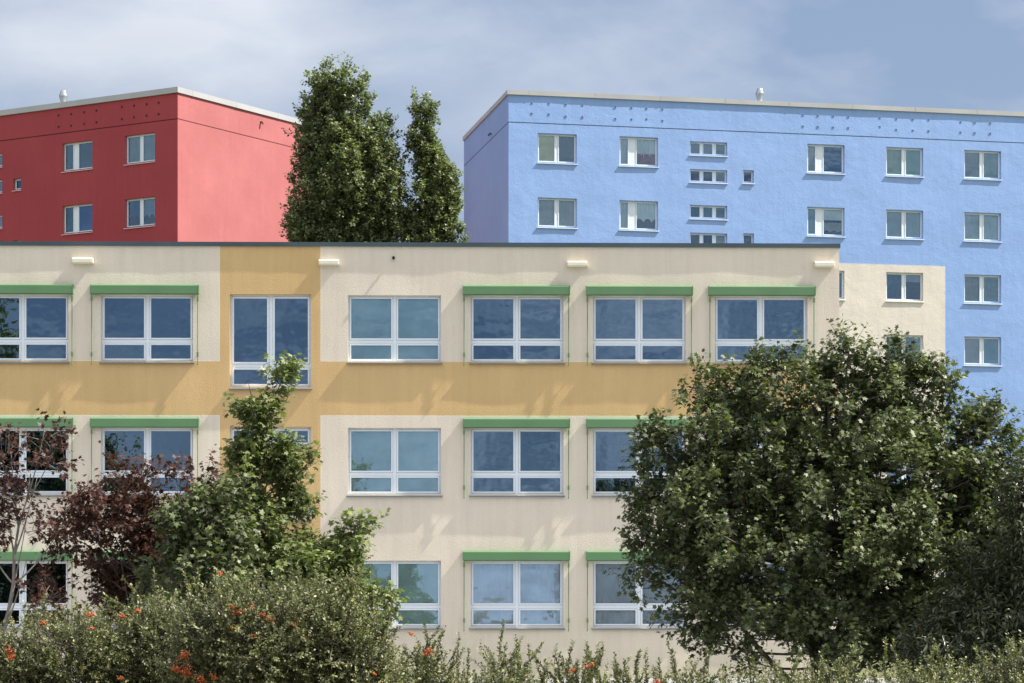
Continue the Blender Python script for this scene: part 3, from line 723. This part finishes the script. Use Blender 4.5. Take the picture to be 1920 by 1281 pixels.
# firethorn hedge in the foreground, bush by bush
def bush(label, px, Y, lobes, n_twig, berries, seed, size=.032, mat=FIRE, kind='firethorn_bush', cat='bush', shoots=10, group='firethorn bushes along the foreground', leaves_per=24, tmpl=OVAL_T):
    rs = np.random.RandomState(seed); sc = Y/F
    L = []
    for lb in lobes:
        c = world_at(lb[0], lb[1], Y); L.append((c.x, Y+(lb[4] if len(lb) > 4 else rs.uniform(-.3,.3)), c.z, lb[2]*sc, .65, lb[3]*sc))
    L = np.array(L); L[:,3:6] = np.maximum(L[:,3:6]-.10, .5*L[:,3:6]); L[:,2] -= .12
    b = world_at(px, 0, Y); org = np.array((b.x, Y, 0.))
    root = empty(kind, tuple(org)); tag(root, label, cat, group)
    w = L[:,3]*L[:,5]; w /= w.sum(); ci = rs.choice(len(L), n_twig, p=w)
    d = rdir(rs, n_twig); d[:,1] = d[:,1]*.9-.15
    B = L[ci,:3]+d*L[ci,3:6]*(rs.uniform(0,1,n_twig)**.35)[:,None]
    ok = B[:,2] > .1; B, ci, d = B[ok], ci[ok], d[ok]
    TD = norm(d*.55+rs.normal(size=B.shape)*.5+np.array((0,0,.55))); TL = rs.uniform(.14, .34, len(B))
    # long shoots poking out of the top
    if shoots:
        k = rs.choice(len(L), shoots, p=w); sp = L[k,:3]+np.stack([rs.uniform(-.9,.9,shoots)*L[k,3], rs.uniform(-.3,.3,shoots), L[k,5]*.55], 1)
        seg = 6; SB = []; SD = []; 
        for j in range(shoots):
            p = sp[j].copy(); dd = norm(np.array((rs.uniform(-.45,.45), rs.uniform(-.2,.2), 1.)))
            for s in range(rs.randint(3, seg)):
                SB.append(p.copy()); SD.append(dd.copy()); p = p+dd*.09; dd = norm(dd+rs.normal(size=3)*.16)
        SB = np.array(SB); SD = np.array(SD); B = np.concatenate([B, SB]); TD = np.concatenate([TD, SD]); TL = np.concatenate([TL, np.full(len(SB), .13)])
    m = len(B); tb = MB(); o3 = Vector(org); n_main = 12
    mains = []
    for k in range(n_main):
        l = L[rs.choice(len(L), p=w)]
        e = Vector((l[0]+rs.uniform(-.6,.6)*l[3], l[1]+rs.uniform(-.3,.3), l[2]+l[5]*rs.uniform(0,.8)))-o3
        s = Vector((e.x*.35, e.y*.3, 0)); mid = (s+e)/2; mid.x += e.x*.15
        pts = bez(s, mid, e, 7); mains.append(pts); tb.tube(pts, [.022*(1-.75*i/7) for i in range(8)], 5)
    for k in range(m):
        a = Vector(B[k])-o3; dd = Vector(TD[k])
        tb.tube([a-dd*.10, a+dd*TL[k]*.5, a+dd*TL[k]*.97], [.0035, .0028, .0012], 3, cap=False)
        if k % 5 == 0:
            q = min((p for pts in mains for p in pts[2:]), key=lambda p: (p-a).length)
            tb.tube(bez(q, (q+a)/2+Vector((0,0,-.05)), a, 3), [.006,.005,.004,.003], 3, cap=False)
    tb.build('branches', BARK, root)
    n = leaves_per; t = np.tile((np.arange(n)+.3)/n, (m,1))+rs.uniform(-.05,.05,(m,n))
    P = B[:,None,:]+TD[:,None,:]*(TL[:,None]*t)[:,:,None]
    side = norm(np.cross(out_full(TD,n), rdir(rs, m*n).reshape(m,n,3)))
    P = P+side*.004
    A = norm(side*.8+out_full(TD,n)*.7+rs.normal(size=(m,n,3))*.2)
    U_ = norm(np.array((0,-.15,1.))+out_full(TD,n)*.3+rs.normal(size=(m,n,3))*.5)
    S = size*rs.uniform(.6, 1.25, (m,n)); tint = np.clip(.40+rs.normal(size=(m,1))*.17+rs.normal(size=(m,n))*.19+.30*(t-.5), 0, 1)
    leaves_mesh('foliage', P.reshape(-1,3), A.reshape(-1,3), U_.reshape(-1,3), S.ravel(), tint.ravel(), tmpl, mat, root, org)
    # berries hang in dense clusters on the outer twigs
    for (bx, by, br) in berries:
        bm_ = MB(); c = world_at(bx, by, Y-.66) if br > 0 else None
        nb = int(12+br*2.6)
        for j in range(nb):
            th1 = rs.uniform(0, 6.28); rr = br*sc*(.2+abs(rs.normal())*.45)*(1+.5*math.sin(th1*2+bx))
            p = Vector((c.x+rr*math.cos(th1), c.y+rs.uniform(-.05,.07), c.z+rr*.7*math.sin(th1)))-o3; r = .0062*rs.uniform(.85,1.2)
            bm_.tube([c-o3+Vector((0,.03,-.02)), p], .0016, 3, cap=False)   # stalk
            vs = [(p.x, p.y, p.z+r)]; fs = []
            for (zz, q) in ((.5, .87), (-.5, .87)):
                for a_ in range(6):
                    an = a_*math.pi/3; vs.append((p.x+math.cos(an)*r*q, p.y+math.sin(an)*r*q, p.z+zz*r))
            vs.append((p.x, p.y, p.z-r))
            for a_ in range(6):
                a2 = (a_+1) % 6; fs += [(0, 1+a_, 1+a2), (1+a_, 7+a_, 7+a2, 1+a2), (13, 7+a2, 7+a_)]
            bm_.add(vs, fs)
        bm_.build('berry_cluster', BERRY, root, smooth=True)
    return root
bush('firethorn bush in the bottom left corner with one red berry bunch at its edge', 60, 22.5, [(40,1245,100,90), (130,1225,90,90), (85,1165,26,40), (-20,1240,80,80), (40,1290,100,60)], 1150,
     [(17,1222,13), (81,1168,7), (22,1232,8)], 101, shoots=22)
bush('firethorn bush below the purple maple with few scattered berries', 250, 22.8, [(230,1225,95,90), (310,1215,90,110), (180,1190,50,55), (290,1155,55,50), (240,1290,100,60)], 1250,
     [(170,1152,9), (228,1155,6), (172,1178,4), (258,1146,6), (226,1272,5)], 102, shoots=26)
bush('tallest firethorn bush of the hedge, with a large orange berry bunch low down', 430, 22., [(420,1200,110,120), (500,1180,100,110), (435,1125,50,50), (390,1270,100,60), (560,1240,80,90), (350,1150,40,40), (520,1110,40,36)], 1700,
     [(345,1228,13), (350,1262,16), (330,1255,12), (375,1272,13), (400,1270,9), (448,1148,8), (436,1138,6), (470,1140,5), (492,1152,5), (505,1160,8), (412,1075,6), (435,1178,5), (478,1192,6)], 103, shoots=34)
bush('grey-green firethorn bush right of the tallest one, berries at mid height', 640, 22.3, [(620,1190,80,110), (680,1210,70,90), (600,1110,50,40), (660,1140,50,50), (690,1270,70,60)], 1200,
     [(552,1174,6), (573,1197,8), (570,1201,5), (700,1262,4)], 104, shoots=28)
bush('thin firethorn bush with open twigs below the blinds window', 800, 23.2, [(770,1275,60,50), (830,1275,55,45), (800,1230,30,25)], 230, [(806,1220,8), (800,1226,6), (770,1188,4)], 105, shoots=22)
bush('open firethorn bush with upright shoots below the curtained windows', 940, 23.4, [(900,1282,60,40), (960,1275,60,45), (1030,1285,50,40), (930,1240,30,25)], 240, [], 106, shoots=18)
bush('thin firethorn bush with small orange berries at the foot of the wall', 1120, 23., [(1080,1285,50,38), (1140,1290,50,35), (1190,1300,40,30)], 130, [(1075,1256,6), (1100,1250,5), (1110,1245,4)], 107, shoots=34)
bush('low dark firethorn bush under the left side of the big maple', 1330, 23., [(1290,1285,80,45), (1370,1300,80,50), (1240,1300,50,40)], 300, [(1232,1279,8)], 108, shoots=10)
bush('sprawling firethorn bush under the middle of the big maple', 1540, 23.2, [(1500,1290,100,45), (1600,1292,90,42), (1560,1245,30,25), (1450,1295,60,45)], 420, [], 109, shoots=14)
bush('firethorn bush in the bottom right corner', 1790, 22.8, [(1720,1285,90,55), (1820,1285,90,50), (1910,1260,70,70)], 620, [], 110, shoots=12)

# ================================================================== GROUND, SKY, LIGHT, CAMERA
gm, nt, out = nmat('grass_ground')
tc = N(nt, 'ShaderNodeTexCoord')
c = mixc(nt, mapr(nt, noisef(nt, tc.outputs['Object'], .8, 6), .35, .65, 0, 1), (.09, .11, .04), (.17, .155, .09))
p = principled(nt, out, c, .95, 0, .1); bump(nt, p, noisef(nt, tc.outputs['Object'], 14., 5), .8, .05)
g = MB(); S_ = 3000.; g.add([(-S_, -S_, 0), (S_, -S_, 0), (S_, S_, 0), (-S_, S_, 0)], [(0,1,2,3)])
tag(g.build('ground', gm), kind='structure')
pm = stucco('bounce_slabs', const((.27, .27, .27)), .4, .01)
g = MB(); g.add([(-45,60.0,.004),(25,61.3,.004),(25,27,.004),(-45,27,.004)], [(3,2,1,0)]); tag(g.build('bounce_pavement', pm), kind='structure')  # unseen pale yard, added to bounce light up onto the school wall

sun_v = Vector((.612, -.044, .785)).normalized()
el = math.asin(sun_v.z); az = math.atan2(sun_v.x, sun_v.y)
sl = bpy.data.lights.new('sun', 'SUN'); sl.energy = 5.0; sl.angle = math.radians(.4); sl.color = (1., .94, .85)
so = bpy.data.objects.new('sun', sl); COL.objects.link(so); so.rotation_euler = sun_v.to_track_quat('Z', 'Y').to_euler(); so.location = (20, 0, 40)

w = bpy.data.worlds.new('World'); scene.world = w; w.use_nodes = True; nt = w.node_tree; nt.nodes.clear()
wo = nt.nodes.new('ShaderNodeOutputWorld'); bg = nt.nodes.new('ShaderNodeBackground'); nt.links.new(bg.outputs[0], wo.inputs[0])
sky = nt.nodes.new('ShaderNodeTexSky'); sky.sky_type = 'NISHITA'; sky.sun_disc = False
sky.sun_elevation = el; sky.sun_rotation = az; sky.altitude = 50; sky.air_density = 1.; sky.dust_density = .6; sky.ozone_density = 2.
tc = N(nt, 'ShaderNodeTexCoord'); G = tc.outputs['Generated']
mp = N(nt, 'ShaderNodeMapping'); mp.inputs['Scale'].default_value = (1., 1., 2.2); mp.inputs['Rotation'].default_value = (0, .35, 0); nt.links.new(G, mp.inputs[0])
wn = N(nt, 'ShaderNodeTexNoise'); wn.inputs['Scale'].default_value = 5.; wn.inputs['Detail'].default_value = 3; nt.links.new(mp.outputs[0], wn.inputs['Vector'])
wv = N(nt, 'ShaderNodeVectorMath', operation='SCALE'); wv.inputs['Scale'].default_value = .09; nt.links.new(wn.outputs['Color'], wv.inputs[0])
wa = N(nt, 'ShaderNodeVectorMath', operation='ADD'); nt.links.new(mp.outputs[0], wa.inputs[0]); nt.links.new(wv.outputs[0], wa.inputs[1])
n1 = noisef(nt, wa.outputs[0], 7., 7, .52)
# a bank of brighter cloud standing in the north-west part of the sky
cd = Vector(((330-CX)/F, 1., (HY-70)/F)).normalized()
dd = N(nt, 'ShaderNodeVectorMath', operation='DISTANCE'); nt.links.new(wa.outputs[0], dd.inputs[0])
mpc = mp  # the same mapping is applied to the bank's centre
from mathutils import Euler
cc = Euler((0, .35, 0)).to_matrix() @ Vector((cd.x*1., cd.y*1., cd.z*2.2))
dd.inputs[1].default_value = (cc.x+.045, cc.y+.045, cc.z+.045)
bank = mapr(nt, dd.outputs['Value'], .0, .13, 1., 0.)
cl = math_(nt, 'ADD', math_(nt, 'MULTIPLY', bank, .5), n1)
f1 = mapr(nt, cl, .46, .88, 0., 1.)
base = mixc(nt, .78, sky.outputs[0], (1.72, 2.2, 3.2))
colr = mixc(nt, f1, base, (4.7, 5.0, 5.5))
f2 = mapr(nt, noisef(nt, wa.outputs[0], 3., 5, .5), .42, .66, 0., .22)
colr = mixc(nt, f2, colr, (1.75, 2.2, 3.1))
# unseen bright clouds added high behind the viewer as fill light; thinner streaks low down
sp = N(nt, 'ShaderNodeSeparateXYZ'); nt.links.new(G, sp.inputs[0])
south = mapr(nt, sp.outputs[1], .1, -.25, 0., 1.); high = mapr(nt, sp.outputs[2], .18, .45, 0., 1.)
cn = noisef(nt, wa.outputs[0], 2.6, 6, .55)
colr = mixc(nt, math_(nt, 'MULTIPLY', math_(nt, 'MULTIPLY', south, high), mapr(nt, cn, .40, .52, 0., 1.)), colr, (9.2, 9.4, 9.8))
low = math_(nt, 'MULTIPLY', math_(nt, 'MULTIPLY', south, mapr(nt, sp.outputs[0], -.12, .10, .3, 1.)), mapr(nt, noisef(nt, wa.outputs[0], 16., 6, .55), .38, .66, 0., 1.))
colr = mixc(nt, math_(nt, 'MULTIPLY', low, math_(nt, 'SUBTRACT', 1., high)), colr, (6.2, 6.4, 7.0))
nt.links.new(colr, bg.inputs[0]); bg.inputs[1].default_value = .085

cam = bpy.data.cameras.new('camera'); co = bpy.data.objects.new('camera', cam); COL.objects.link(co)
co.location = (0, 0, EYE); co.rotation_euler = (math.radians(90), 0, 0)
cam.sensor_width = 36.; cam.lens = 36.*F/1920.; cam.shift_y = (HY-640.5)/1920.; cam.clip_end = 6000; cam.clip_start = .1
scene.camera = co
scene.view_settings.view_transform = 'Standard'; scene.view_settings.look = 'None'; scene.view_settings.gamma = 1.
scene.view_settings.exposure = 1.0
